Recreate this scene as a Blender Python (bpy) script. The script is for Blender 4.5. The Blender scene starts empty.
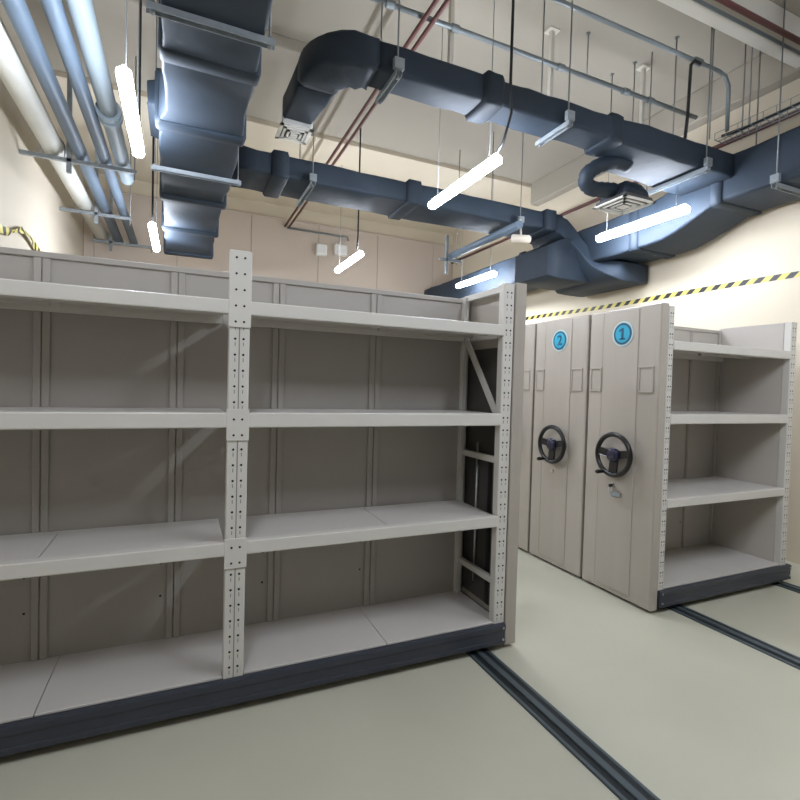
import bpy, bmesh, math, random
from mathutils import Vector, Matrix
random.seed(7)
scene = bpy.context.scene
COL = scene.collection
PI = math.pi

# ------------------------------------------------------------------ materials
def s2l(c):
    return tuple((x / 12.92 if x <= 0.04045 else ((x + 0.055) / 1.055) ** 2.4) for x in c)

def mat(name, rgb, rough=0.5, metal=0.0, var=0.06, scale=6.0, bump=0.0, bscale=60.0, coat=0.0, spec=0.5, stretch=(1, 1, 1)):
    """principled material with a procedural noise in colour, roughness and (optionally) bump; rgb is sRGB 0..1"""
    m = bpy.data.materials.new(name)
    m.use_nodes = True
    nt = m.node_tree
    b = nt.nodes['Principled BSDF']
    tc = nt.nodes.new('ShaderNodeTexCoord')
    mp = nt.nodes.new('ShaderNodeMapping')
    mp.inputs['Scale'].default_value = stretch
    nt.links.new(tc.outputs['Object'], mp.inputs['Vector'])
    n = nt.nodes.new('ShaderNodeTexNoise')
    n.inputs['Scale'].default_value = scale
    n.inputs['Detail'].default_value = 5
    nt.links.new(mp.outputs['Vector'], n.inputs['Vector'])
    r = nt.nodes.new('ShaderNodeValToRGB')
    c = s2l(rgb)
    r.color_ramp.elements[0].position = 0.3
    r.color_ramp.elements[1].position = 0.7
    r.color_ramp.elements[0].color = tuple(max(0, x * (1 - var)) for x in c) + (1,)
    r.color_ramp.elements[1].color = tuple(min(1, x * (1 + var)) for x in c) + (1,)
    nt.links.new(n.outputs['Fac'], r.inputs['Fac'])
    nt.links.new(r.outputs['Color'], b.inputs['Base Color'])
    b.inputs['Roughness'].default_value = rough
    b.inputs['Metallic'].default_value = metal
    b.inputs['Coat Weight'].default_value = coat
    b.inputs['Specular IOR Level'].default_value = spec
    if bump:
        n2 = nt.nodes.new('ShaderNodeTexNoise')
        n2.inputs['Scale'].default_value = bscale
        n2.inputs['Detail'].default_value = 3
        nt.links.new(mp.outputs['Vector'], n2.inputs['Vector'])
        bp = nt.nodes.new('ShaderNodeBump')
        bp.inputs['Strength'].default_value = bump
        bp.inputs['Distance'].default_value = 0.01
        nt.links.new(n2.outputs['Fac'], bp.inputs['Height'])
        nt.links.new(bp.outputs['Normal'], b.inputs['Normal'])
    return m

def emit(name, rgb, strength):
    m = bpy.data.materials.new(name)
    m.use_nodes = True
    nt = m.node_tree
    nt.nodes.remove(nt.nodes['Principled BSDF'])
    e = nt.nodes.new('ShaderNodeEmission')
    e.inputs['Color'].default_value = rgb + (1,)
    e.inputs['Strength'].default_value = strength
    nt.links.new(e.outputs[0], nt.nodes['Material Output'].inputs['Surface'])
    return m

def tape_material():
    m = bpy.data.materials.new('hazard_stripes')
    m.use_nodes = True
    nt = m.node_tree
    b = nt.nodes['Principled BSDF']
    uv = nt.nodes.new('ShaderNodeUVMap')
    sx = nt.nodes.new('ShaderNodeSeparateXYZ')
    nt.links.new(uv.outputs[0], sx.inputs[0])
    a = nt.nodes.new('ShaderNodeMath'); a.operation = 'ADD'
    nt.links.new(sx.outputs['X'], a.inputs[0]); nt.links.new(sx.outputs['Y'], a.inputs[1])
    f = nt.nodes.new('ShaderNodeMath'); f.operation = 'FRACT'
    d = nt.nodes.new('ShaderNodeMath'); d.operation = 'DIVIDE'; d.inputs[1].default_value = 0.15
    nt.links.new(a.outputs[0], d.inputs[0]); nt.links.new(d.outputs[0], f.inputs[0])
    g = nt.nodes.new('ShaderNodeMath'); g.operation = 'GREATER_THAN'; g.inputs[1].default_value = 0.5
    nt.links.new(f.outputs[0], g.inputs[0])
    mix = nt.nodes.new('ShaderNodeMix'); mix.data_type = 'RGBA'
    mix.inputs[6].default_value = s2l((0.80, 0.75, 0.38)) + (1,)
    mix.inputs[7].default_value = s2l((0.10, 0.10, 0.12)) + (1,)
    nt.links.new(g.outputs[0], mix.inputs[0])
    nt.links.new(mix.outputs[2], b.inputs['Base Color'])
    b.inputs['Roughness'].default_value = 0.45
    return m

M = dict(
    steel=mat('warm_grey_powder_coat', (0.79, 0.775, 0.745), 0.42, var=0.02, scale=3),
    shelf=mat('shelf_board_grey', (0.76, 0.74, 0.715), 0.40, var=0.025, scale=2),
    back=mat('back_panel_grey_shaded', (0.65, 0.63, 0.60), 0.5, var=0.03, scale=2, stretch=(1, 1, .3)),  # unit grey darkened, putting the shade inside the bays into the colour
    back2=mat('back_panel_grey_brightened', (0.72, 0.695, 0.66), 0.5, var=0.03, scale=2, stretch=(1, 1, .3)),  # lighter copy of that grey, brightening the right-hand shelf interior
    door=mat('end_panel_beige_grey', (0.655, 0.625, 0.585), 0.27, var=0.025, scale=2, stretch=(6, 6, .3)),
    dark_inside=mat('dark_grey_panel_inside', (0.27, 0.26, 0.25), 0.55, var=0.05),
    hole=mat('punched_hole_black', (0.06, 0.055, 0.05), 0.8),
    slot=mat('pressed_slot_grey', (0.50, 0.485, 0.46), 0.6),
    gap=mat('rubber_seal_dark', (0.13, 0.12, 0.11), 0.7),
    base=mat('carriage_slate_paint', (0.20, 0.215, 0.25), 0.4, var=0.06),
    rail=mat('rail_dark_steel', (0.33, 0.37, 0.39), 0.35, metal=0.3, var=0.08),
    railgroove=mat('rail_groove', (0.13, 0.15, 0.16), 0.5, metal=0.2),
    chrome=mat('galvanised_rod', (0.75, 0.76, 0.75), 0.3, metal=0.9, var=0.05),
    galv=mat('galvanised_steel', (0.60, 0.63, 0.65), 0.45, metal=0.5, var=0.1, scale=25),
    rod=mat('threaded_rod_steel', (0.52, 0.53, 0.53), 0.5, metal=0.5),
    blackplastic=mat('black_plastic', (0.07, 0.07, 0.08), 0.32, var=0.1),
    hub=mat('dark_blue_hub_plastic', (0.12, 0.12, 0.22), 0.25),
    chain=mat('oiled_black_chain', (0.05, 0.05, 0.055), 0.4),
    duct=mat('slate_blue_duct_wrap', (0.175, 0.215, 0.26), 0.62, var=0.10, scale=3, bump=0.25, bscale=9, spec=.3),
    ductband=mat('duct_flange_wrap', (0.16, 0.198, 0.24), 0.62, var=0.10, scale=5, bump=0.25, bscale=14, spec=.3),
    floor=mat('epoxy_floor', (0.735, 0.725, 0.655), 0.33, var=0.045, scale=1.6, coat=0.1),
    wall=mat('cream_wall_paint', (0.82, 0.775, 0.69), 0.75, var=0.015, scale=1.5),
    walldim=mat('cream_wall_paint_dim', (0.74, 0.70, 0.63), 0.75, var=0.015, scale=1.5),  # same cream darkened for the left wall, against overexposure by the near batten
    wallpanel=mat('taupe_wall_panel', (0.77, 0.715, 0.665), 0.6, var=0.02, scale=1.2),
    seam=mat('wall_seam_dark_taupe', (0.58, 0.54, 0.49), 0.8),  # darker taupe strip in the joints between the panels
    ceil=mat('ceiling_paint', (0.635, 0.605, 0.55), 0.8, var=0.02, scale=1.0),
    beam=mat('beam_paint', (0.82, 0.80, 0.75), 0.7, var=0.02),
    housing=mat('batten_housing', (0.88, 0.88, 0.88), 0.4),
    tube=emit('led_tube', (0.91, 0.98, 1.11), 84.0),
    whitepipe=mat('white_insulated_pipe', (0.80, 0.80, 0.77), 0.55, var=0.03),
    bluepipe=mat('grey_blue_pipe', (0.34, 0.40, 0.46), 0.5, var=0.06),
    palepipe=mat('pale_blue_pipe', (0.50, 0.55, 0.58), 0.5, var=0.05),
    redpipe=mat('red_sprinkler_pipe', (0.40, 0.25, 0.24), 0.45, var=0.08),
    conduit=mat('grey_conduit', (0.50, 0.53, 0.54), 0.4, metal=0.4),
    cable=mat('black_cable', (0.10, 0.11, 0.13), 0.5),
    white=mat('white_enamel', (0.90, 0.90, 0.89), 0.4, var=0.01),
    grilledark=mat('grille_dark_grey', (0.30, 0.30, 0.30), 0.7),  # dark grey of the box behind the diffuser louvres
    cyan=mat('cyan_plate', (0.10, 0.60, 0.72), 0.4, var=0.03),
    teal=mat('dark_teal_ink', (0.02, 0.30, 0.42), 0.4),
    pale=mat('pale_plate_edge', (0.66, 0.74, 0.74), 0.4),
    tape=tape_material(),
    cream=mat('cream_plastic', (0.84, 0.80, 0.74), 0.4),
)

# ------------------------------------------------------------------ building helpers
OFF = {}          # object name -> world offset of its local origin

def setp(o, label=None, cat=None, group=None, kind=None):
    if label: o['label'] = label
    if cat: o['category'] = cat
    if group: o['group'] = group
    if kind: o['kind'] = kind
    return o

def empty(name, loc, label, cat, group=None):
    o = bpy.data.objects.new(name, None)
    o.empty_display_size = 0.1
    COL.objects.link(o)
    o.location = loc
    OFF[o.name] = Vector(loc)
    return setp(o, label, cat, group)

class MB:
    def __init__(s):
        s.bm = bmesh.new()
        s.uv = None
    def _tag(s, faces, mi):
        for f in faces: f.material_index = mi
    def box(s, x0, x1, y0, y1, z0, z1, mi=0, bev=0.0, seg=1):
        t = bmesh.new()
        bmesh.ops.create_cube(t, size=1)
        for v in t.verts:
            v.co = Vector((x0 + (x1 - x0) * (v.co.x + .5), y0 + (y1 - y0) * (v.co.y + .5), z0 + (z1 - z0) * (v.co.z + .5)))
        if bev:
            bmesh.ops.bevel(t, geom=t.edges[:], offset=bev, segments=seg, affect='EDGES', profile=.5)
        s.merge(t, mi)
        return s
    def merge(s, t, mi=0, smooth=False):
        mp = {}
        for v in t.verts: mp[v] = s.bm.verts.new(v.co)
        for f in t.faces:
            try:
                nf = s.bm.faces.new([mp[v] for v in f.verts])
                nf.material_index = mi
                nf.smooth = smooth or f.smooth
            except ValueError:
                pass
        t.free()
    def obox(s, p, q, wdir, w, hgt, mi=0, bev=0.0):
        """bar from p to q; wdir = direction of its width w; hgt = other dimension"""
        p, q = Vector(p), Vector(q)
        d = (q - p); L = d.length; d.normalize()
        u = Vector(wdir); u = (u - d * u.dot(d)).normalized()
        v = d.cross(u)
        t = bmesh.new()
        bmesh.ops.create_cube(t, size=1)
        for k in t.verts:
            k.co = p + d * (L * (k.co.x + .5)) + u * (w * k.co.y) + v * (hgt * k.co.z)
        if bev: bmesh.ops.bevel(t, geom=t.edges[:], offset=bev, segments=1, affect='EDGES')
        s.merge(t, mi)
        return s
    def tube(s, pts, r, n=10, mi=0, smooth=True, caps=True):
        pts = [Vector(p) for p in pts]
        rings = []
        up = None
        for i, p in enumerate(pts):
            if i == 0: d = pts[1] - p
            elif i == len(pts) - 1: d = p - pts[i - 1]
            else: d = (pts[i + 1] - p).normalized() + (p - pts[i - 1]).normalized()
            d.normalize()
            if up is None:
                up = Vector((0, 0, 1)) if abs(d.z) < .9 else Vector((1, 0, 0))
            u = (up - d * up.dot(d)).normalized()
            up = u
            v = d.cross(u)
            rr = r[i] if isinstance(r, (list, tuple)) else r
            rings.append([s.bm.verts.new(p + (u * math.cos(2 * PI * k / n) + v * math.sin(2 * PI * k / n)) * rr) for k in range(n)])
        s.loft(rings, mi, smooth, caps)
        return s
    def loft(s, rings, mi=0, smooth=True, caps=True):
        n = len(rings[0])
        for a, b in zip(rings, rings[1:]):
            for k in range(n):
                f = s.bm.faces.new((a[k], a[(k + 1) % n], b[(k + 1) % n], b[k]))
                f.material_index = mi; f.smooth = smooth
        if caps:
            for r in (rings[0][::-1], rings[-1]):
                f = s.bm.faces.new(r); f.material_index = mi
    def disc(s, c, r, h, axis, n=24, mi=0, smooth=False):
        c = Vector(c); a = Vector(axis).normalized()
        s.tube([c, c + a * h], r, n, mi, smooth)
        return s
    def torus(s, c, axis, R, r, n=40, m=12, mi=0):
        c = Vector(c); a = Vector(axis).normalized()
        u = a.orthogonal().normalized(); v = a.cross(u)
        rings = []
        for i in range(n):
            t = 2 * PI * i / n
            d = u * math.cos(t) + v * math.sin(t)
            rings.append([s.bm.verts.new(c + d * (R + r * math.cos(2 * PI * k / m)) + a * (r * math.sin(2 * PI * k / m))) for k in range(m)])
        for i in range(n):
            A, B = rings[i], rings[(i + 1) % n]
            for k in range(m):
                f = s.bm.faces.new((A[k], A[(k + 1) % m], B[(k + 1) % m], B[k])); f.smooth = True; f.material_index = mi
        return s
    def build(s, name, mats, parent=None, label=None, cat=None, group=None, kind=None):
        bmesh.ops.recalc_face_normals(s.bm, faces=s.bm.faces[:])
        if not isinstance(mats, (list, tuple)): mats = [mats]
        me = bpy.data.meshes.new(name)
        if parent is not None:
            off = OFF[parent.name]
        else:
            xs = [v.co for v in s.bm.verts]
            lo = Vector((min(v.x for v in xs), min(v.y for v in xs), min(v.z for v in xs)))
            hi = Vector((max(v.x for v in xs), max(v.y for v in xs), max(v.z for v in xs)))
            off = Vector(((lo.x + hi.x) / 2, (lo.y + hi.y) / 2, lo.z))
        for v in s.bm.verts: v.co -= off
        s.bm.to_mesh(me); s.bm.free()
        for m in mats: me.materials.append(m)
        o = bpy.data.objects.new(name, me)
        COL.objects.link(o)
        if parent is not None: o.parent = parent
        else: o.location = off
        OFF[o.name] = off
        return setp(o, label, cat, group, kind)

def children(o):
    return [c for c in bpy.data.objects if c.parent == o]

def copy_tree(o, parent=None):
    c = o.copy()
    COL.objects.link(c)
    if parent is not None: c.parent = parent
    OFF[c.name] = OFF[o.name]
    for ch in children(o):
        copy_tree(ch, c)
    return c

def rrect(c, u, v, a, b, r, seg=3):
    """rounded rectangle ring: centre, unit axes, half sizes, corner radius"""
    c, u, v = Vector(c), Vector(u), Vector(v)
    r = min(r, a * .9, b * .9)
    pts = []
    for sx, sy, a0 in ((1, 1, 0), (-1, 1, PI / 2), (-1, -1, PI), (1, -1, 1.5 * PI)):
        for k in range(seg + 1):
            t = a0 + (PI / 2) * k / seg
            pts.append(c + u * (sx * (a - r) + r * math.cos(t)) + v * (sy * (b - r) + r * math.sin(t)))
    return pts

def ductloft(mb, rings, jit=0.004, step=0.16, mi=0, r=0.03):
    """rings: (centre, u, v, a, b). Linear interpolation between key rings, small unevenness of the wrap."""
    out = []
    seq = []
    for A, B in zip(rings, rings[1:]):
        L = (Vector(B[0]) - Vector(A[0])).length
        n = max(1, int(L / step))
        for k in range(n):
            t = k / n
            seq.append((Vector(A[0]).lerp(Vector(B[0]), t), Vector(A[1]).lerp(Vector(B[1]), t).normalized(),
                        Vector(A[2]).lerp(Vector(B[2]), t).normalized(), A[3] + (B[3] - A[3]) * t, A[4] + (B[4] - A[4]) * t))
    seq.append(rings[-1])
    for (c, u, v, a, b) in seq:
        j = lambda: random.uniform(-jit, jit)
        out.append([mb.bm.verts.new(p + Vector((j(), j(), j()))) for p in rrect(c, u, v, a + j(), b + j(), r)])
    mb.loft(out, mi, True, True)
    return mb

UX, UY, UZ = Vector((1, 0, 0)), Vector((0, 1, 0)), Vector((0, 0, 1))
def rx(x, y0, y1, z0, z1):   # ring of a duct running along X
    return (Vector((x, (y0 + y1) / 2, (z0 + z1) / 2)), UY, UZ, (y1 - y0) / 2, (z1 - z0) / 2)
def ry(y, x0, x1, z0, z1):   # ring of a duct running along Y
    return (Vector(((x0 + x1) / 2, y, (z0 + z1) / 2)), UX, UZ, (x1 - x0) / 2, (z1 - z0) / 2)

# ------------------------------------------------------------------ room shell
XL, XR, YB, YF, ZC = -1.5, 5.45, 9.6, -4.5, 5.05
b = MB(); b.box(XL - .2, XR + .2, YF, YB + .2, -0.12, 0.0); b.build('floor', M['floor'], kind='structure')
b = MB(); b.box(XL - .2, XR + .2, YF, YB + .2, ZC, ZC + .15); b.build('ceiling', M['ceil'], kind='structure')
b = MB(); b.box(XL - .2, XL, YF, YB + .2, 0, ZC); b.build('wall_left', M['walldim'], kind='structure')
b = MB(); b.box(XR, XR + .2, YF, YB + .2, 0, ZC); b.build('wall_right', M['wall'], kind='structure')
b = MB(); b.box(XL, XR, YB, YB + .2, 0, ZC); b.build('wall_back', M['wall'], kind='structure')
# taupe panelling on the lower back wall with vertical seams and a ledge
b = MB()
xs = [XL, -1.35, -.1, 1.15, 2.42, 3.66, 4.95, XR]
for a, c in zip(xs, xs[1:]):
    b.box(a + .004, c - .004, YB - .035, YB - .001, 0.0, 4.72, 0, .003)
b.box(XL, XR, YB - .02, YB - .001, 0.0, 4.715, 1)
b.box(XL, XR, YB - .05, YB - .001, 4.72, 4.745, 0, .004)
b.build('trim_1', [M['wallpanel'], M['seam']], kind='structure')
# lower bulkhead over the back of the room and ceiling beams
b = MB(); b.box(XL, XR, 6.75, YB, 4.99, ZC - .001); b.build('trim_2', M['wall'], kind='structure')
b = MB(); b.box(XL, XR, 5.05, 5.3, 4.93, ZC - .001, 0, .01); b.build('trim_3', M['ceil'], kind='structure')
b = MB(); b.box(XL, XR, 2.72, 2.86, 4.72, ZC - .001, 0, .012); b.build('trim_4', M['beam'], kind='structure')
b = MB(); b.box(XR - .16, XR - .001, YF, 6.75, 4.70, ZC - .001, 0, .01); b.build('trim_5', M['ceil'], kind='structure')

# ------------------------------------------------------------------ mobile shelving
YF0 = 2.463          # front plane of uprights
YBK = 2.955          # back panel
LEV = [(1.381, 1.454), (0.765, 0.831)]       # middle shelf beams (bottom, top)
TOPB = (1.921, 1.988)
BASE = (0.045, 0.168)

def upright(parent, x0, x1, y0, y1, name='upright', front=True, top=2.225, holes=(.3, .7)):
    mb = MB()
    mb.box(x0, x1, y0, y1, 0.10, top, 0, .004)
    w = x1 - x0
    mid = (x0 + x1) / 2
    if front:
        if w > .085: mb.box(mid - .0025, mid + .0025, y0 - .0008, y0 + .004, .1, top - .004, 2)
        z = 0.22
        while z < top - .03:
            for h in holes:
                hx = x0 + w * h
                mb.disc((hx, y0 - .0012, z), .0058, .004, (0, 1, 0), 10, 1)
                mb.box(hx - .002, hx + .002, y0 - .0010, y0 + .003, z - .034, z - .016, 2)
            z += .0755
    return mb.build(name, [M['steel'], M['hole'], M['slot']], parent)

def bay(root, x0, x1, zt, joint, ribs, lowribs=True):
    """shelves, beams and back panel between two uprights"""
    for (zb, z1) in [zt] + LEV:
        mb = MB()
        mb.box(x0 - .004, x1 + .004, YF0 - .006, YF0 + .045, zb, z1, 0, .006, 2)
        mb.box(x0, x1, YBK - .05, YBK - .016, zb, z1 - .004, 0, .004)
        mb.build('shelf_beam', M['steel'], root)
        mb = MB()
        for a, c in ((x0 + .002, joint - .0015), (joint + .0015, x1 - .002)):
            mb.box(a, c, YF0 + .046, YBK - .052, z1 - .030, z1 - .002, 0, .003)
            for yy in (YF0 + .15, YF0 + .3):       # folded stiffeners below
                mb.box(a + .02, c - .02, yy, yy + .03, z1 - .055, z1 - .0305, 0)
        mb.build('shelf', M['shelf'], root)
    # bottom shelf on the carriage
    mb = MB()
    for a, c in ((x0 - .045, joint - .002), (joint + .002, x1 + .045)):
        mb.box(a, c, YF0 + .058, YBK - .002, BASE[1], BASE[1] + .0118)
        mb.box(max(a, x0 + .002), min(c, x1 - .002), YF0 + .004, YF0 + .06, BASE[1], BASE[1] + .012, 0, .002)
    mb.build('shelf', M['shelf'], root)
    # back panel: flat sheets, raised ribs and a top rail
    mb = MB()
    mb.box(x0 - .047, x1 + .047, YBK, YBK + .006, .17, 2.195)
    for (a, c) in ribs:
        m_ = (a + c) / 2
        mb.box(a, m_ - .002, YBK - .014, YBK,   .18, 2.184, 0, .003)
        mb.box(m_ + .002, c, YBK - .014, YBK, .18, 2.184, 0, .003)
        for zz in (.42, .60):
            mb.disc((a - .03, YBK - .002, zz), .006, .003, (0, 1, 0), 8, 1)
    mb.box(x0 - .047, x1 + .047, YBK - .014, YBK + .006, 2.185, 2.215, 0, .003)
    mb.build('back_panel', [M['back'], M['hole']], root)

def connectors(root, x0, x1, zt):
    for (zb, z1) in [zt] + LEV:
        mb = MB()
        mb.box(x0 - .004, x1 + .004, YF0 - .0075, YF0 - .0015, zb - .062, z1 + (.232 if zt[0] == zb else .018), 0, .002)
        z = zb - .035
        while z < z1 + (.215 if zt[0] == zb else .01):
            for h in (.3, .7):
                hx = x0 + (x1 - x0) * h
                mb.disc((hx, YF0 - .0085, z), .0056, .003, (0, 1, 0), 10, 1)
            z += .0755
        mb.build('beam_connector', [M['steel'], M['hole']], root)

def carriage(root, x0, x1, wheels):
    mb = MB()
    y0 = YF0 - .026
    mb.box(x0, x1, y0 + .006, y0 + .05, BASE[0], BASE[1], 0, .006, 2)
    mb.box(x0, x1, y0, y0 + .02, BASE[1] - .042, BASE[1] - .004, 0, .006, 2)     # upper lip
    mb.box(x0, x1, y0 + .002, y0 + .02, BASE[0], BASE[0] + .03, 0, .005, 2)
    mb.box(x0, x1, YBK, YBK + .045, BASE[0], BASE[1], 0, .006)
    for xx in (x0, x1 - .045): mb.box(xx, xx + .045, y0 + .05, YBK, BASE[0], BASE[1], 0, .004)
    for wx in wheels:
        mb.box(wx - .045, wx + .045, y0 + .06, YBK, BASE[0] + .02, BASE[1] - .005, 0)
        for yy in (YF0 + .12, YBK - .12):
            mb.disc((wx - .02, yy, .066), .05, .04, (1, 0, 0), 20, 1)
    for zz in (.075, .145):
        mb.disc((x0 + .02, y0 - .003, zz), .007, .008, (0, 1, 0), 10, 1)
        mb.disc((x1 - .02, y0 - .003, zz), .007, .008, (0, 1, 0), 10, 1)
    return mb.build('carriage_base', [M['base'], M['chrome']], root)

# --- left unit -----------------------------------------------------------------
LB = empty('mobile_shelving_unit', (.27, YF0, 0),
           'open grey two-bay mobile shelving unit at left with empty shelves and slate base', 'shelving unit',
           'mobile shelving units')
UP = [(-1.357, -1.262), (.203, .298), (1.763, 1.838)]
for i, (a, c) in enumerate(UP):
    upright(LB, a, c, YF0, YF0 + .055, top=2.225 if i < 2 else 2.24)
    upright(LB, a, c, YBK + .008, YBK + .05, front=False, top=2.225)
ribsL = [(-.668, -.598), (-.058, .012)]
ribsR = [(.484, .555), (1.094, 1.168)]
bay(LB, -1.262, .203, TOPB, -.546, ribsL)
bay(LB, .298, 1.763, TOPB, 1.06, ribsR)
for a, c in UP[:2]: connectors(LB, a, c, TOPB)
# end frame: rails, diagonal brace
mb = MB(); mb.box(1.785, 1.815, YF0 + .056, YBK + .007, 2.195, 2.235, 0, .003); mb.build('end_frame_rail', M['steel'], LB)
for zz in (1.16, .405):
    mb = MB(); mb.box(1.785, 1.815, YF0 + .056, YBK + .007, zz - .02, zz + .02, 0, .003); mb.build('end_frame_rail', M['steel'], LB)
mb = MB(); mb.obox((1.778, 2.515, 1.43), (1.778, 2.95, 1.99), (0, 1, -.8), .05, .012, 0, .002); mb.build('diagonal_brace', M['steel'], LB)
# the two inner posts of the frame seen at the back
mb = MB(); mb.box(1.764, 1.80, YBK - .035, YBK + .006, .17, 2.225, 0, .003); mb.build('rear_post', M['steel'], LB)
carriage(LB, -1.36, 1.838, (-.93, .37, 1.67))

def end_panel(root, x_in, x_out, y0, y1, sgn, inside=False):
    """the tall end panel: sgn = +1 if its outer face looks to +X, -1 to -X"""
    mb = MB()
    lo, hi = min(x_in, x_out), max(x_in, x_out)
    mb.box(lo, hi, y0, y1, .022, 2.25, 0, .006, 2)
    if sgn < 0:
        # raised middle field and folded flank strips of the outer face
        mb.box(x_out - .007, x_out + .004, y0 + .186, y1 - .151, .06, 2.236, 0, .004)
        mb.box(x_out - .0025, x_out + .004, y0 + .008, y0 + .172, .03, 2.244, 0, .002)
        mb.box(x_out - .0025, x_out + .004, y1 - .137, y1 - .008, .03, 2.244, 0, .002)
    o = mb.build('end_panel', M['door'], root)
    return o

ep = end_panel(LB, 1.845, 1.925, YF0 - .006, 3.145, 1)
mb = MB(); mb.box(1.8395, 1.8448, YF0 + .06, 3.08, .2, 1.865, 0); mb.build('inner_liner', M['dark_inside'], LB)  # dark grey sheet over the lower inner face of the end panel
# mechanism seen through the open end frame, on the inner side of the panel
mb = MB(); mb.tube([(1.829, 2.80, .30), (1.829, 2.80, 1.24)], .009, 10); mb.build('drive_rod', M['chrome'], LB)
mb = MB()
for yy in (2.56, 2.66): mb.box(1.836, 1.8395, yy - .02, yy + .02, .2, 1.135, 0)
mb.build('drive_chain', M['chain'], LB)

# --- right units ---------------------------------------------------------------
def hand_wheel(root, c):
    cx, cy, cz = c
    w = empty('hand_wheel', (0, 0, 0), None, None)
    bpy.data.objects.remove(w)
    mb = MB()
    mb.torus(c, (1, 0, 0), .157, .0185, 48, 12)
    o = mb.build('hand_wheel', M['blackplastic'], root)
    # spokes
    mb = MB()
    for ang in (8, 172, 270):
        a = math.radians(ang)
        d = Vector((0, math.cos(a), math.sin(a)))
        p0 = Vector(c) + d * .03 + Vector((.012, 0, 0)); p1 = Vector(c) + d * .155
        mb.obox(p0, p1, Vector((1, 0, 0)).cross(d), (.056 if ang != 270 else .064), .016, 0, .004)
    s = mb.build('spoke', M['blackplastic'], o)
    mb = MB()
    mb.tube([(cx + .055, cy, cz), (cx + .02, cy, cz), (cx - .006, cy, cz), (cx - .02, cy, cz), (cx - .024, cy, cz)],
            [.026, .050, .056, .048, .02], 24)
    mb.build('wheel_hub', M['hub'], o)
    mb = MB()
    k = Vector((cx, cy + .075, cz - .139))
    mb.tube([k, k + Vector((-.03, .002, 0)), k + Vector((-.075, .006, 0)), k + Vector((-.088, .007, 0))], [.010, .013, .017, .010], 14)
    mb.build('wheel_knob', M['blackplastic'], o)
    return o

def text_mesh(mb, s, size, origin, udir, vdir, thick, mi):
    """flat lettering: udir = reading direction, vdir = up"""
    cu = bpy.data.curves.new('lettering', 'FONT')
    cu.body = s; cu.size = size; cu.align_x = 'CENTER'; cu.align_y = 'CENTER'; cu.extrude = 0; cu.offset = size * .022
    ob = bpy.data.objects.new('lettering', cu)
    COL.objects.link(ob)
    dg = bpy.context.evaluated_depsgraph_get(); dg.update()
    me = bpy.data.meshes.new_from_object(ob.evaluated_get(dg))
    bpy.data.objects.remove(ob); bpy.data.curves.remove(cu)
    t = bmesh.new(); t.from_mesh(me); bpy.data.meshes.remove(me)
    r = bmesh.ops.extrude_face_region(t, geom=t.faces[:])
    for v in r['geom']:
        if isinstance(v, bmesh.types.BMVert): v.co.z += thick
    u, v_ = Vector(udir), Vector(vdir); n = u.cross(v_)
    for v in t.verts:
        v.co = Vector(origin) + u * v.co.x + v_ * v.co.y + n * v.co.z
    mb.merge(t, mi)

XP = 3.12            # outer face of the end panels
def plate(parent, digit, cy):
    z = 2.055
    mb = MB()
    mb.disc((XP - .007, cy, z), .098, .0015 + .003, (-1, 0, 0), 40, 0)
    mb.disc((XP - .0085, cy, z), .084, .0045, (-1, 0, 0), 40, 1)
    mb.disc((XP - .0095, cy, z), .067, .0050, (-1, 0, 0), 40, 2)
    if digit == '1':
        xo = XP - .0162; xi = XP - .0140; zz = z
        mb.box(xo, xi, cy - .011, cy + .009, zz - .042, zz + .044, 1)
        mb.box(xo, xi, cy - .028, cy + .026, zz - .046, zz - .034, 1)
        mb.obox(((xo + xi) / 2, cy + .030, zz + .020), ((xo + xi) / 2, cy - .002, zz + .040), (1, 0, 0), .0022, .015, 1)
    else: text_mesh(mb, digit, .125, (XP - .0142, cy - .002, z), (0, -1, 0), (0, 0, 1), .002, 1)
    return mb.build('number_plate', [M['pale'], M['teal'], M['cyan']], parent)

def holder(parent, y0, y1):
    mb = MB()
    z0, z1 = 1.605, 1.80
    x0, x1 = XP - .012, XP + .002
    t = .012
    mb.box(x0, x1, y0, y1, z1 - t, z1, 0, .002); mb.box(x0, x1, y0, y1, z0, z0 + t, 0, .002)
    mb.box(x0, x1, y0, y0 + t, z0 + t, z1 - t, 0, .002); mb.box(x0, x1, y1 - t, y1, z0 + t, z1 - t, 0, .002)
    mb.box(x1 - .006, x1, y0 + t, y1 - t, z0 + t, z1 - t, 0)
    return mb.build('label_holder', M['door'], parent)

YBK = 3.07
M['back'] = M['back2']
RB = empty('mobile_shelving_unit', (3.95, YF0, 0),
           'front mobile shelving unit at right, its end panel numbered 1, shelves facing the viewer', 'shelving unit',
           'mobile shelving units')
for (a, c) in ((3.195, 3.252), (4.682, 4.76)):
    upright(RB, a, c, YF0, YF0 + .055, top=2.235)
    upright(RB, a, c, YBK + .008, YBK + .05, front=False, top=2.225)
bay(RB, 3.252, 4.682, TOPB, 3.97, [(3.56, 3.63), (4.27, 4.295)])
for a, c in ((3.195, 3.252),): pass
mb = MB()
mb.box(4.684, 4.70, YF0 + .056, YBK + .007, .17, 2.235, 0, .003)
mb.build('side_panel', M['back'], RB)
mb = MB(); mb.box(4.655, 4.68, YBK - .02, YBK, .18, 2.2, 0, .002); mb.build('rear_post', M['back'], RB)
carriage(RB, 3.195, 4.80, (3.415, 4.715))
RPANEL = end_panel(RB, 3.19, XP, YF0 - .002, 3.126, -1)
holder(RPANEL, 2.505, 2.635); holder(RPANEL, 2.99, 3.105)
hand_wheel(RB, (3.052, 2.785, 1.12))
mb = MB()
mb.disc((XP - .006, 2.83, .873), .017, .014, (-1, 0, 0), 20, 0)
mb.build('panel_lock', M['chrome'], RB)

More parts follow.
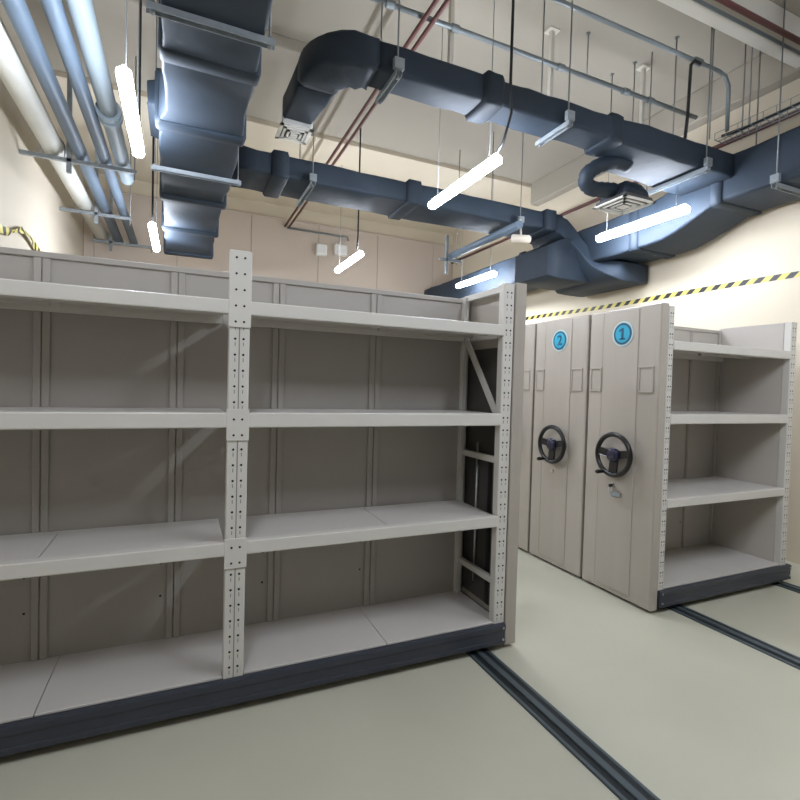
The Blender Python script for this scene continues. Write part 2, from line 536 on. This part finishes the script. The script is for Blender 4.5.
# copies for the units behind; the front one alone has keys in its lock
units = [RB]
labels = ['second mobile shelving unit from the front at right, its end panel numbered 2',
          'third mobile shelving unit at right, half hidden behind the grey end of the left unit']
for k in (1, 2):
    c = copy_tree(RB)
    c.location = (3.95, YF0 + .692 * k, 0)
    c['label'] = labels[k - 1]
    OFF[c.name] = Vector(c.location)
    units.append(c)
def sub(root, name):
    return [c for c in children(root) if c.name.split('.')[0] == name][0]
plate(sub(units[0], 'end_panel'), '1', 2.79)
OFF_P = OFF[RB.name]
p2 = sub(units[1], 'end_panel'); OFF[p2.name] = OFF_P
plate(p2, '2', 2.79)
# keys hanging from the front lock: key > bow etc.
kr = empty('door_key', (XP - .03, 2.83, .80), 'small key with grey tag hanging from the lock of the panel numbered 1', 'key')
mb = MB(); mb.disc((XP - .022, 2.83, .873), .009, .026, (-1, 0, 0), 12); mb.box(XP - .05, XP - .022, 2.827, 2.833, .862, .884); mb.build('key_bow', M['blackplastic'], kr)
mb = MB(); mb.torus((XP - .04, 2.83, .845), (0, 1, 0), .018, .0022, 24, 6); mb.build('key_ring', M['chrome'], kr)
mb = MB(); mb.box(XP - .022, XP - .017, 2.75, 2.825, .79, .83, 0, .004); mb.box(XP - .024, XP - .018, 2.822, 2.84, .79, .835, 0, .002); mb.build('key_tag', M['galv'], kr)

# ------------------------------------------------------------------ floor rails
def rail(x, y0, y1, label):
    mb = MB()
    mb.box(x - .072, x + .072, y0, y1, .0005, .006, 0)
    mb.box(x - .070, x - .052, y0, y1, .006, .010, 0, .001)
    mb.box(x + .052, x + .070, y0, y1, .006, .010, 0, .001)
    mb.box(x - .050, x - .020, y0, y1, .006, .0068, 1)
    mb.box(x + .020, x + .050, y0, y1, .006, .0068, 1)
    mb.box(x - .018, x + .018, y0, y1, .006, .0155, 0, .002)
    return mb.build('floor_rail', [M['rail'], M['railgroove']], None, label, 'rail', 'steel rails in the floor')
rail(1.67, -.6, 4.6, 'dark steel floor rail running out from under the left shelving unit')
rail(3.415, -.6, 4.6, 'dark steel floor rail below the panel numbered 1, left of the two at right')
rail(4.715, -.6, 4.6, 'dark steel floor rail at the right edge, under the right end of the front unit')

# ------------------------------------------------------------------ lights
def batten(x, y, label, group='hanging LED light battens', z=3.40, L=1.15, cord=None, wtop=ZC):
    r = empty('linear_light', (x, y, z), label, 'light', group)
    mb = MB()
    ring = []
    n = 7
    for k in range(n + 1):
        t = k / n
        yy = y - L / 2 + L * t
        ring.append((Vector((x, yy, z)), UX, UZ, .042, .036))
    e = .022
    ring[0] = (Vector((x, y - L / 2 + e, z)), UX, UZ, .042, .036)
    ring[-1] = (Vector((x, y + L / 2 - e, z)), UX, UZ, .042, .036)
    full = [(Vector((x, y - L / 2, z)), UX, UZ, .018, .016)] + ring + [(Vector((x, y + L / 2, z)), UX, UZ, .018, .016)]
    ductloft(mb, full, jit=0, step=9, r=.03)
    mb.build('light_tube', M['tube'], r)
    mb = MB(); mb.box(x - .014, x + .014, y - L / 2 + .03, y + L / 2 - .03, z + .034, z + .06, 0, .005); mb.build('light_housing', M['housing'], r)
    for s in (-1, 1):
        mb = MB(); mb.tube([(x, y + s * L * .38, z + .055), (x, y + s * L * .38, wtop if s < 0 else ZC)], .0035, 6); mb.build('suspension_wire', M['rod'], r)
    if cord:
        mb = MB(); mb.tube(cord, .011, 8); mb.build('power_cord', M['cable'], r)
    return r
batten(-.335, 3.93, 'near left glowing light batten hanging beside the big dark duct', cord=[(-.335, 4.44, 3.45), (-.335, 4.47, 3.7), (-.335, 4.47, 5.05)])
batten(-.335, 7.04, 'far left glowing light batten beside the far end of the big left duct', cord=[(-.335, 6.52, 3.45), (-.335, 6.50, 3.6), (-.335, 6.5, 5.05)])
batten(2.24, 3.83, 'bright light batten on a black cord in the middle, before the cross duct',
       cord=[(2.24, 3.30, 3.45), (2.235, 3.20, 3.50), (2.15, 2.99, 3.60), (2.105, 2.95, 3.75), (2.105, 2.95, 5.05)])
batten(2.215, 6.98, 'small far light batten in front of the taupe back wall', cord=[(2.15, 6.40, 3.45), (2.15, 6.37, 3.6), (2.15, 6.37, 5.05)])
batten(4.46, 3.85, 'long light batten in front of the bend in the right-hand duct', wtop=3.66)
batten(4.43, 7.02, 'far light batten directly above the open end frame of the left unit')
# the same grid of fittings continues over the viewer's aisle
for x in (-.335, 2.24, 4.45):
    batten(x, .65, 'light batten of the aisle row over the viewer, out of the photo', 'light battens over the viewer')

# ------------------------------------------------------------------ ducts
def flange(parent, rings, mat_=None):
    mb = MB(); ductloft(mb, rings, jit=.003, step=.05, r=.03); mb.build('duct_flange', mat_ or M['ductband'], parent)

# A: big supply duct running away along the left
A = empty('air_duct', (.14, 5.0, 3.54), 'wide slate-blue insulated air duct running away overhead at upper left', 'air duct', 'insulated air ducts')
mb = MB()
ductloft(mb, [ry(-1.5, -.12, .385, 3.50, 3.86), ry(3.9, -.13, .40, 3.50, 3.86), ry(4.1, -.18, .41, 3.51, 3.86), ry(5.3, -.205, .42, 3.51, 3.86),
              ry(5.5, -.20, .385, 3.53, 3.86), ry(6.9, -.225, .385, 3.53, 3.86), ry(8.28, -.235, .385, 3.53, 3.86)], jit=.006, r=.02)
mb.build('duct_body', M['duct'], A)
for yy, x0, x1, zb in ((2.2, -.12, .385, 3.50), (3.25, -.125, .40, 3.50), (4.15, -.185, .415, 3.505), (5.78, -.21, .40, 3.52), (6.95, -.23, .40, 3.52), (8.22, -.245, .40, 3.52)):
    flange(A, [ry(yy - .07, x0, x1, zb, 3.87), ry(yy - .05, x0 - .022, x1 + .022, zb - .022, 3.89), ry(yy + .05, x0 - .022, x1 + .022, zb - .022, 3.89), ry(yy + .07, x0, x1, zb, 3.87)])
mb = MB(); ductloft(mb, [rx(-.10, 4.1, 4.75, 3.62, 3.84), rx(-.26, 4.15, 4.7, 3.64, 3.82)], jit=.005); mb.build('side_collar', M['ductband'], A)

# B: cross duct from A to the right, dipping beneath E
B = empty('air_duct', (2.5, 5.3, 3.66), 'long rectangular slate-blue duct crossing from the big left duct to the right', 'air duct', 'insulated air ducts')
mb = MB()
ductloft(mb, [rx(.44, 5.00, 5.55, 3.66, 3.88), rx(.85, 5.04, 5.58, 3.665, 3.885), rx(2.6, 5.06, 5.60, 3.665, 3.89), rx(4.3, 5.08, 5.60, 3.67, 3.89),
              rx(4.5, 5.06, 5.60, 3.66, 3.89)], jit=.006)
mb.build('duct_body', M['duct'], B)
for xx in (.87, 2.35, 4.28):
    flange(B, [rx(xx - .09, 5.04, 5.6, 3.66, 3.89), rx(xx - .07, 5.01, 5.63, 3.645, 3.91), rx(xx + .07, 5.01, 5.63, 3.645, 3.91), rx(xx + .09, 5.04, 5.6, 3.66, 3.89)])
# elbow and drop to the box that passes under the right-hand duct
mb = MB()
ductloft(mb, [(Vector((4.36, 5.33, 3.775)), UY, UZ, .28, .12), (Vector((4.50, 5.32, 3.73)), UY, Vector((.5, 0, .86)), .29, .12),
              (Vector((4.62, 5.27, 3.54)), UY, Vector((.82, 0, .57)), .345, .09), (Vector((4.80, 5.18, 3.24)), UY, Vector((.82, 0, .57)), .43, .09),
              (Vector((4.93, 5.06, 3.115)), UY, UZ, .55, .118), (Vector((5.40, 5.05, 3.115)), UY, UZ, .56, .118)], jit=.005, step=.1, r=.02)
mb.build('drop_elbow', M['duct'], B)
mb = MB()
ductloft(mb, [rx(4.17, 4.95, 5.6, 3.06, 3.42), rx(4.36, 4.94, 5.6, 3.03, 3.52), (Vector((4.60, 5.27, 3.30)), UY, Vector((-.25, 0, .97)), .33, .275),
              (Vector((4.78, 5.27, 3.29)), UY, Vector((-.52, 0, .85)), .33, .29)], jit=.004, step=.2, r=.012)
mb.build('plenum_box', M['ductband'], B)

# C: upper slim duct with elbow and grille end, widening to the right
C = empty('air_duct', (2.7, 3.2, 3.69), 'slim upper slate-blue duct with a bent left end over the middle of the room', 'air duct', 'insulated air ducts')
mb = MB()
cz0, cz1 = 3.695, 3.885
ductloft(mb, [rx(1.16, 3.09, 3.345, cz0, cz1), rx(2.05, 3.085, 3.345, cz0, cz1), rx(3.2, 3.065, 3.335, cz0, cz1),
              rx(3.35, 3.06, 3.36, cz0 - .02, cz1), rx(3.6, 3.05, 3.50, cz0 - .03, cz1), rx(4.2, 3.04, 3.56, cz0 - .03, cz1), rx(4.735, 3.03, 3.60, cz0 - .03, cz1)], jit=.005)
mb.build('duct_body', M['duct'], C)
for xx in (2.06, 3.27):
    flange(C, [rx(xx - .09, 3.08, 3.35, cz0 - .005, cz1 + .005), rx(xx - .06, 3.06, 3.37, cz0 - .02, cz1 + .025), rx(xx + .06, 3.06, 3.37, cz0 - .02, cz1 + .025), rx(xx + .09, 3.08, 3.35, cz0 - .005, cz1 + .005)])
# elbow: turn from -X to +Y about centre (1.07, 3.46)
mb = MB()
rg = []
cc = Vector((1.16, 3.52, 0))
for k in range(9):
    t = (PI / 2) * k / 8
    d = Vector((-math.sin(t), -math.cos(t), 0))
    R_ = .30 + .02 * math.sin(t * 2)
    rg.append((cc + d * R_ + Vector((0, 0, (cz0 + cz1) / 2)), d, UZ, .135 + .012 * math.sin(2 * t), .105 + .012 * math.sin(2 * t)))
ductloft(mb, rg, jit=.008, step=.08, r=.04)
mb.build('duct_elbow', M['ductband'], C)
mb = MB()
ductloft(mb, [ry(3.52, .725, .985, cz0, cz1), ry(3.7, .72, .98, cz0, cz1), ry(4.0, .70, .945, cz0, cz1)], jit=.006)
mb.build('duct_stub', M['duct'], C)

# E: big duct along the right wall with a dip
E_ = empty('air_duct', (5.05, 5.0, 3.28), 'large slate-blue duct stepping down along the right wall above the hazard tape', 'air duct', 'insulated air ducts')
mb = MB()
ductloft(mb, [ry(-1.0, 4.74, 5.36, 3.465, 3.90), ry(3.22, 4.74, 5.36, 3.475, 3.90), ry(3.45, 4.74, 5.36, 3.38, 3.88), ry(3.80, 4.74, 5.36, 3.265, 3.76),
              ry(4.0, 4.74, 5.36, 3.255, 3.72), ry(6.6, 4.74, 5.36, 3.26, 3.70), ry(YB - .06, 4.74, 5.36, 3.26, 3.70)], jit=.006)
mb.build('duct_body', M['duct'], E_)
for yy, z0, z1 in ((3.20, 3.47, 3.90), (4.15, 3.255, 3.72), (6.2, 3.26, 3.70)):
    flange(E_, [ry(yy - .06, 4.74, 5.36, z0, z1), ry(yy - .05, 4.72, 5.38, z0 - .015, z1 + .02), ry(yy + .05, 4.72, 5.38, z0 - .015, z1 + .02), ry(yy + .06, 4.74, 5.36, z0, z1)])

# diffusers
def diffuser(name, cx, cy, z, s, label, neck=None):
    r = empty(name, (cx, cy, z), label, 'air diffuser', 'white ceiling air diffusers')
    h = s / 2
    mb = MB()
    for k, (a, dz) in enumerate(((h, 0), (h * .72, -.006), (h * .46, -.010))):
        w = .028 if k == 0 else .018
        for sx in (-1, 1):
            mb.box(cx + sx * a - (w if sx > 0 else 0), cx + sx * a + (0 if sx > 0 else w), cy - a, cy + a, z + dz, z + dz + .012, 0)
            mb.box(cx - a, cx + a, cy + sx * a - (w if sx > 0 else 0), cy + sx * a + (0 if sx > 0 else w), z + dz, z + dz + .012, 0)
    mb.box(cx - h * .22, cx + h * .22, cy - h * .22, cy + h * .22, z - .012, z, 0)
    mb.build('diffuser_louvres', M['white'], r)
    mb = MB(); mb.box(cx - h + .02, cx + h - .02, cy - h + .02, cy + h - .02, z + .014, z + .05, 0); mb.build('diffuser_box', M['grilledark'], r)
    if neck: neck(r)
    return r
def neckA(r):
    mb = MB(); mb.box(.705, .94, 4.002, 4.06, 3.665, 3.86, 0, .004); mb.build('end_collar', M['white'], r)
diffuser('air_diffuser', .82, 4.14, 3.655, .26, 'white square air diffuser at the bent end of the slim upper duct', neckA)
dB = diffuser('air_diffuser', 3.755, 3.42, 3.345, .38, 'white square air diffuser under the black flexible hose beside the long batten')
mb = MB(); ductloft(mb, [(Vector((3.755, 3.42, 3.395)), UX, UY, .16, .16), (Vector((3.755, 3.42, 3.45)), UX, UY, .15, .15), (Vector((3.755, 3.42, 3.52)), UX, UY, .11, .11)], jit=.004, step=.05); mb.build('plenum_box', M['ductband'], dB)
mb = MB()
hp = [(3.66, 3.30, 3.655), (3.50, 3.30, 3.66), (3.34, 3.33, 3.60), (3.25, 3.37, 3.53), (3.26, 3.40, 3.46), (3.36, 3.42, 3.43), (3.50, 3.42, 3.45), (3.64, 3.42, 3.47)]
pts, rad = [], []
for a, c in zip(hp, hp[1:]):
    for k in range(4):
        pts.append(Vector(a).lerp(Vector(c), k / 4)); rad.append(.062 + (.006 if k % 2 else 0))
pts.append(Vector(hp[-1])); rad.append(.06)
mb.tube(pts, rad, 14); mb.build('flexible_hose', M['ductband'], dB)

# ------------------------------------------------------------------ duct hangers
def trapeze(ax, x, y0, y1, z, label, top=ZC, grp='steel trapeze hangers under the ducts', clip=True):
    """U-channel under a duct with two threaded rods. ax 'y': channel along Y at x; ax 'x': channel along X at y=x."""
    P = (lambda s, zz: (x, s, zz)) if ax == 'y' else (lambda s, zz: (s, x, zz))
    r = empty('trapeze_hanger', P((y0 + y1) / 2, z), label, 'hanger', grp)
    mb = MB()
    side = (1, 0, 0) if ax == 'y' else (0, 1, 0)
    mb.obox(P(y0, z), P(y1, z), side, .041, .004)
    sv = Vector(side) * .0205
    for s in (-1, 1):
        mb.obox(Vector(P(y0, z - .018)) + sv * s, Vector(P(y1, z - .018)) + sv * s, side, .004, .036)
    mb.build('hanger_channel', M['galv'], r)
    for s in (y0 + .03, y1 - .03):
        mb = MB(); mb.tube([P(s, z - .05), P(s, top)], .006, 8)
        mb.disc(P(s, z - .045), .013, .018, (0, 0, 1), 6); mb.disc(P(s, z + .004), .013, .014, (0, 0, 1), 6)
        mb.build('hanger_rod', M['rod'], r)
    if clip:
        mb = MB(); c = Vector(P(y0 + .012, z + .004))
        mb.obox(c, c + Vector((0, 0, .07)), side, .07, .035); mb.build('hanger_bracket', M['galv'], r)
    return r
trapeze('y', 1.28, 3.03, 3.41, 3.684, 'grey trapeze hanger under the left part of the slim upper duct')
trapeze('y', 2.71, 3.00, 3.39, 3.684, 'grey trapeze hanger under the middle of the slim upper duct')
trapeze('y', 4.30, 2.98, 3.66, 3.654, 'grey trapeze hanger where the slim duct widens near the right wall')
trapeze('y', 1.19, 4.97, 5.67, 3.652, 'grey trapeze hanger under the cross duct beside the red pipes')
trapeze('y', 3.785, 4.98, 5.68, 3.655, 'grey trapeze hanger under the right part of the cross duct')
trapeze('x', 4.93, -.27, .49, 3.495, 'grey trapeze hanger under the big left duct beside the cross duct', clip=False)
trapeze('x', 2.85, -.19, .45, 3.495, 'grey trapeze hanger under the near end of the big left duct', clip=False)
trapeze('x', 2.652, 4.685, 5.415, 3.46, 'grey trapeze hanger under the big duct at the right edge')

# ------------------------------------------------------------------ pipes
def pipe(name, pts, r, m, label, cat, group=None, rings=(), n=14):
    mb = MB(); mb.tube(pts, r, n)
    for (p, ax, rr, h) in rings: mb.disc(p, rr, h, ax, n)
    return mb.build(name, m, None, label, cat, group)
pipe('insulated_pipe', [(-1.225, -1.5, 3.95), (-1.225, YB - .04, 3.95)], .10, M['whitepipe'], 'thick white insulated pipe along the left wall', 'pipe', 'pipes along the left wall')
pipe('water_pipe', [(-.985, -1.5, 3.92), (-.985, YB - .04, 3.92)], .066, M['bluepipe'], 'grey-blue pipe next to the thick white pipe', 'pipe', 'pipes along the left wall')
pipe('water_pipe', [(-.765, -1.5, 3.912), (-.765, YB - .04, 3.912)], .058, M['bluepipe'], 'grey-blue pipe second from the thick white pipe', 'pipe', 'pipes along the left wall')
pipe('water_pipe', [(-.61, -1.5, 3.93), (-.61, 6.6, 3.93)], .072, M['palepipe'], 'pale blue pipe nearest the glowing left batten', 'pipe', 'pipes along the left wall',
     [((-.61, 5.0, 3.93), (0, 1, 0), .10, .05), ((-.61, 5.1, 3.93), (0, 1, 0), .10, .05)])
def wall_bracket(y, label, xa=XL, xb=-.47):
    r = empty('pipe_bracket', (-1.0, y, 3.83), label, 'pipe bracket', 'channel brackets carrying the left pipes')
    mb = MB(); mb.box(xa, xb, y - .02, y + .02, 3.81, 3.849, 0, .003); mb.build('bracket_channel', M['galv'], r)
    mb = MB(); mb.box(-1.105, -1.06, y - .02, y + .02, 3.70, ZC, 0, .003); mb.build('bracket_strut', M['galv'], r)
    mb = MB(); mb.tube([(xb - .02, y, 3.74), (xb - .02, y, ZC)], .007, 8); mb.build('hanger_rod', M['rod'], r)
    mb = MB()
    pts = [Vector((-1.225 + .104 * math.cos(t), y, 3.95 + .104 * math.sin(t))) for t in [PI * k / 12 for k in range(13)]]
    mb.tube([(-1.121, y, 3.85)] + pts + [(-1.329, y, 3.85)], .006, 6); mb.build('pipe_clamp', M['galv'], r)
wall_bracket(6.08, 'nearest grey channel bracket under the pipes at left')
wall_bracket(7.85, 'middle grey channel bracket under the white pipe at left', XL, -.66)
wall_bracket(9.35, 'farthest grey channel bracket at the back wall at left', -1.34)
# red sprinkler pipes
pipe('sprinkler_pipe', [(1.765, -1.0, 4.6), (1.765, YB - .034, 4.6)], .019, M['redpipe'], 'left one of the twin red sprinkler pipes running to the back wall', 'pipe', 'red sprinkler pipes')
pipe('sprinkler_pipe', [(1.845, -1.0, 4.6), (1.845, YB - .034, 4.6)], .019, M['redpipe'], 'right one of the twin red sprinkler pipes running to the back wall', 'pipe', 'red sprinkler pipes')
pipe('sprinkler_pipe', [(XL, 2.61, 4.70), (XR, 2.61, 4.70)], .022, M['redpipe'], 'red sprinkler pipe crossing the upper right corner', 'pipe', 'red sprinkler pipes')
pipe('sprinkler_pipe', [(5.422, -1.0, 4.37), (5.422, YB - .036, 4.37)], .024, M['redpipe'], 'brown-red pipe along the right wall behind the cable basket', 'pipe', 'red sprinkler pipes')
pipe('conduit', [(1.80, YB - .06, 4.57), (3.0, YB - .06, 4.57), (3.02, YB - .06, 4.50)], .02, M['conduit'], 'grey conduit at the end of the red pipes on the back wall', 'pipe')
# conduits across the ceiling
pipe('conduit', [(-.6, 3.745, 4.66), (5.15, 3.745, 4.66)], .022, M['conduit'], 'grey conduit crossing the ceiling behind the slim upper duct', 'pipe', 'ceiling conduits',
     [((x, 3.745, 4.66), (1, 0, 0), .032, .07) for x in (1.45, 2.05, 3.2, 4.05, 4.4)])
pipe('conduit', [(2.0, 3.13, 4.66), (4.59, 3.13, 4.66), (4.69, 3.13, 4.64), (4.745, 3.13, 4.56), (4.75, 3.13, 4.14)], .018, M['conduit'], 'grey conduit with a downward bend at upper right', 'pipe', 'ceiling conduits',
     [((4.25, 3.13, 4.66), (1, 0, 0), .032, .09)])
pipe('drop_cable', [(4.29, 3.10, 4.625), (4.20, 3.09, 4.62), (4.14, 3.08, 4.56), (4.12, 3.07, 4.40), (4.11, 3.07, 4.1), (4.09, 3.07, 3.892)], .014, M['cable'], 'black cable dropping from the ceiling conduit to the slim duct', 'cable')
pipe('conduit', [(XL, 2.695, 4.70), (XR - .16, 2.695, 4.70)], .014, M['conduit'], 'thin grey conduit along the white beam at upper right', 'pipe', 'ceiling conduits')
# insulated pipe under the cross duct with a bracket at its far end
pipe('insulated_pipe', [(3.56, 4.72, 3.52), (3.56, 6.35, 3.52)], .048, M['bluepipe'], 'short blue-grey pipe below the cross duct over the shelf corner', 'pipe')
r = empty('pipe_bracket', (3.56, 6.3, 3.43), 'small grey bracket holding the far end of the short blue-grey pipe', 'pipe bracket', 'pipe bracket over the shelf corner')
mb = MB(); mb.box(3.36, 3.70, 6.26, 6.30, 3.43, 3.47, 0, .003); mb.build('bracket_channel', M['conduit'], r)
mb = MB(); mb.box(3.45, 3.49, 6.26, 6.30, 3.25, 3.80, 0, .003); mb.build('bracket_strut', M['conduit'], r)
mb = MB(); mb.tube([(3.64, 6.28, 3.4), (3.64, 6.28, ZC)], .006, 8); mb.build('hanger_rod', M['rod'], r)
mb = MB(); mb.tube([(3.60, 4.93, 3.42), (3.615, 4.92, 3.42), (3.78, 4.83, 3.41), (3.80, 4.82, 3.41)], [.035, .048, .048, .036], 20)
mb.tube([(3.70, 4.875, 3.44), (3.70, 4.90, 3.66)], .012, 8)
mb.build('pipe_fitting', M['cream'], None, 'cream round fitting hanging below the cross duct near the white post top', 'fitting')

# thin rods and struts down from the ceiling
def rod(x, y, z0, label, r=.006):
    mb = MB(); mb.tube([(x, y, z0), (x, y, ZC)], r, 8); mb.disc((x, y, ZC - .012), .02, .012, (0, 0, 1), 8)
    return mb.build('ceiling_rod', M['rod'], None, label, 'rod', 'thin rods hanging from the ceiling')
for (x, y, z0, l) in ((3.53, 3.71, 4.66, 'thin ceiling rod holding the conduit left of the second white drop strut'),
                      (4.22, 4.06, 4.05, 'thin ceiling rod behind the third white drop strut'),
                      (4.28, 3.82, 4.05, 'thin ceiling rod just left of the third white drop strut'),
                      (4.33, 3.38, 3.90, 'thin ceiling rod right of the third white drop strut'),
                      (4.53, 3.15, 4.02, 'thin ceiling rod rising from the corner of the cable basket'),
                      (4.80, 3.02, 4.02, 'thin ceiling rod beside the middle of the cable basket'),
                      (5.02, 3.02, 3.92, 'thin ceiling rod over the right part of the cable basket')):
    rod(x, y, z0, l)
for x, y, l in ((2.10, 3.84, 'leftmost white drop strut hanging behind the slim upper duct'), (3.20, 3.84, 'second white drop strut hanging behind the slim upper duct'), (4.43, 3.84, 'third white drop strut, nearest the cable basket')):
    mb = MB(); mb.box(x - .02, x + .02, y - .02, y + .02, 4.2, ZC, 0, .003); mb.box(x - .06, x + .06, y - .05, y + .05, ZC - .012, ZC - .001, 0)
    mb.build('drop_strut', M['beam'], None, l, 'strut', 'white struts hanging from the ceiling')
# wire cable basket
r = empty('cable_basket', (4.60, 2.6, 3.98), 'grey wire cable basket hung along the right wall above the big duct', 'cable tray')
prof = [(-.075, .06), (-.075, 0), (-.025, 0), (.025, 0), (.075, 0), (.075, .06)]
mb = MB()
rows = []
for k in range(20):
    rows.append([mb.bm.verts.new((4.60 + dx, 1.1 + k * .105, 3.985 + dz)) for dx, dz in prof])
for a, c in zip(rows, rows[1:]):
    for k in range(len(prof) - 1): mb.bm.faces.new((a[k], a[k + 1], c[k + 1], c[k]))
for yy in (1.31, 2.045, 2.885):
    hb = MB(); hb.tube([(4.678, yy, 3.98), (4.678, yy, ZC)], .005, 8); hb.build('basket_hanger', M['rod'], r)
bk = mb.build('basket_mesh', M['conduit'], r)
wf = bk.modifiers.new('wires', 'WIREFRAME'); wf.thickness = .009; wf.use_replace = True; wf.use_even_offset = False
mb = MB(); mb.tube([(4.585, 1.1, 4.003), (4.595, 1.9, 4.003), (4.585, 2.8, 4.003), (4.56, 3.05, 4.01)], .014, 8); mb.build('basket_cable', M['cable'], r)

# white boxes on the back wall
for x, z, w, l in ((2.46, 4.22, .11, 'left one of two small white boxes high on the back wall'), (2.85, 4.27, .13, 'right one of two small white boxes high on the back wall')):
    r = empty('wall_box', (x, YB - .12, z), l, 'wall box', 'small white boxes on the back wall')
    mb = MB(); mb.box(x - w, x + w, YB - .16, YB - .036, z - .10, z + .12, 0, .03, 3); mb.build('box_body', M['white'], r)
    mb = MB(); mb.box(x - w * .6, x + w * .6, YB - .166, YB - .158, z - .06, z + .0, 0, .003); mb.build('box_cover', M['housing'], r)
# a thin line of ductwork pipe from the box up to the conduit
pipe('conduit', [(2.85, YB - .05, 4.39), (2.85, YB - .05, 4.55)], .012, M['conduit'], 'short grey conduit above the right white box on the back wall', 'pipe')

# ------------------------------------------------------------------ hazard tapes
def ribbon(pts, h, label, twist=None):
    bm = bmesh.new()
    uvl = bm.loops.layers.uv.new('UVMap')
    prev = None; L = 0
    pts = [Vector(p) for p in pts]
    rows = []
    for i, p in enumerate(pts):
        if i: L += (p - pts[i - 1]).length
        t = twist[i] if twist else 0
        d = Vector((math.sin(t), 0, math.cos(t)))
        rows.append((bm.verts.new(p - d * h / 2), bm.verts.new(p + d * h / 2), L))
    for a, c in zip(rows, rows[1:]):
        f = bm.faces.new((a[0], c[0], c[1], a[1]))
        for l, uv in zip(f.loops, ((a[2], 0), (c[2], 0), (c[2], h), (a[2], h))): l[uvl].uv = uv
    me = bpy.data.meshes.new('hazard_tape')
    off = pts[0].copy()
    for v in bm.verts: v.co -= off
    bm.to_mesh(me); bm.free(); me.materials.append(M['tape'])
    o = bpy.data.objects.new('hazard_tape', me); COL.objects.link(o); o.location = off
    return setp(o, label, 'tape', 'hazard tapes on the walls')
pr = []
for k in range(60):
    y = 1.0 + 8.4 * k / 59
    pr.append((XR - .003, y, 2.80 + .008 * math.sin(y * 2.1) + (.012 * max(0, y - 3.8))))
ribbon(pr, .056, 'yellow and black hazard tape stretched along the right wall')
lp = [(4.4, 2.86), (5.2, 2.88), (5.53, 2.905), (5.70, 2.93), (5.82, 2.99), (5.95, 3.03), (6.1, 3.068), (6.22, 3.065), (6.35, 3.05), (6.5, 3.02), (6.7, 2.985), (7.2, 2.92), (8.0, 2.9)]
ribbon([(XL + (.004 if y < 5.4 or y > 6.9 else .034), y, z) for y, z in lp], .07, 'loose yellow and black hazard tape sagging on the left wall', [0, 0, .2, .5, .7, .3, -.3, -.5, -.2, .2, .2, 0, 0])

# ------------------------------------------------------------------ camera and light
cam = bpy.data.cameras.new('camera')
cam.sensor_width = 36; cam.sensor_fit = 'HORIZONTAL'
cam.lens = 492.2126 / 800 * 36
cam.clip_start = .05; cam.clip_end = 60
co = bpy.data.objects.new('camera', cam); COL.objects.link(co)
R_ = Vector((0.91348628, -0.40595347, 0.02728731)); U_ = Vector((-0.01432529, 0.03493478, 0.99928692)); F_ = Vector((0.40661727, 0.91322579, -0.02609704))
mtx = Matrix.Identity(4)
for i in range(3):
    mtx[i][0] = R_[i]; mtx[i][1] = U_[i]; mtx[i][2] = -F_[i]
mtx[0][3], mtx[1][3], mtx[2][3] = 0, 0, 1.5968
co.matrix_world = mtx
scene.camera = co

w = bpy.data.worlds.new('world'); scene.world = w
w.use_nodes = True
bg = w.node_tree.nodes['Background']
bg.inputs[0].default_value = (0.95, 0.97, 1.0, 1); bg.inputs[1].default_value = 0.10
scene.view_settings.view_transform = 'Standard'
scene.view_settings.look = 'None'
scene.view_settings.exposure = 0.30
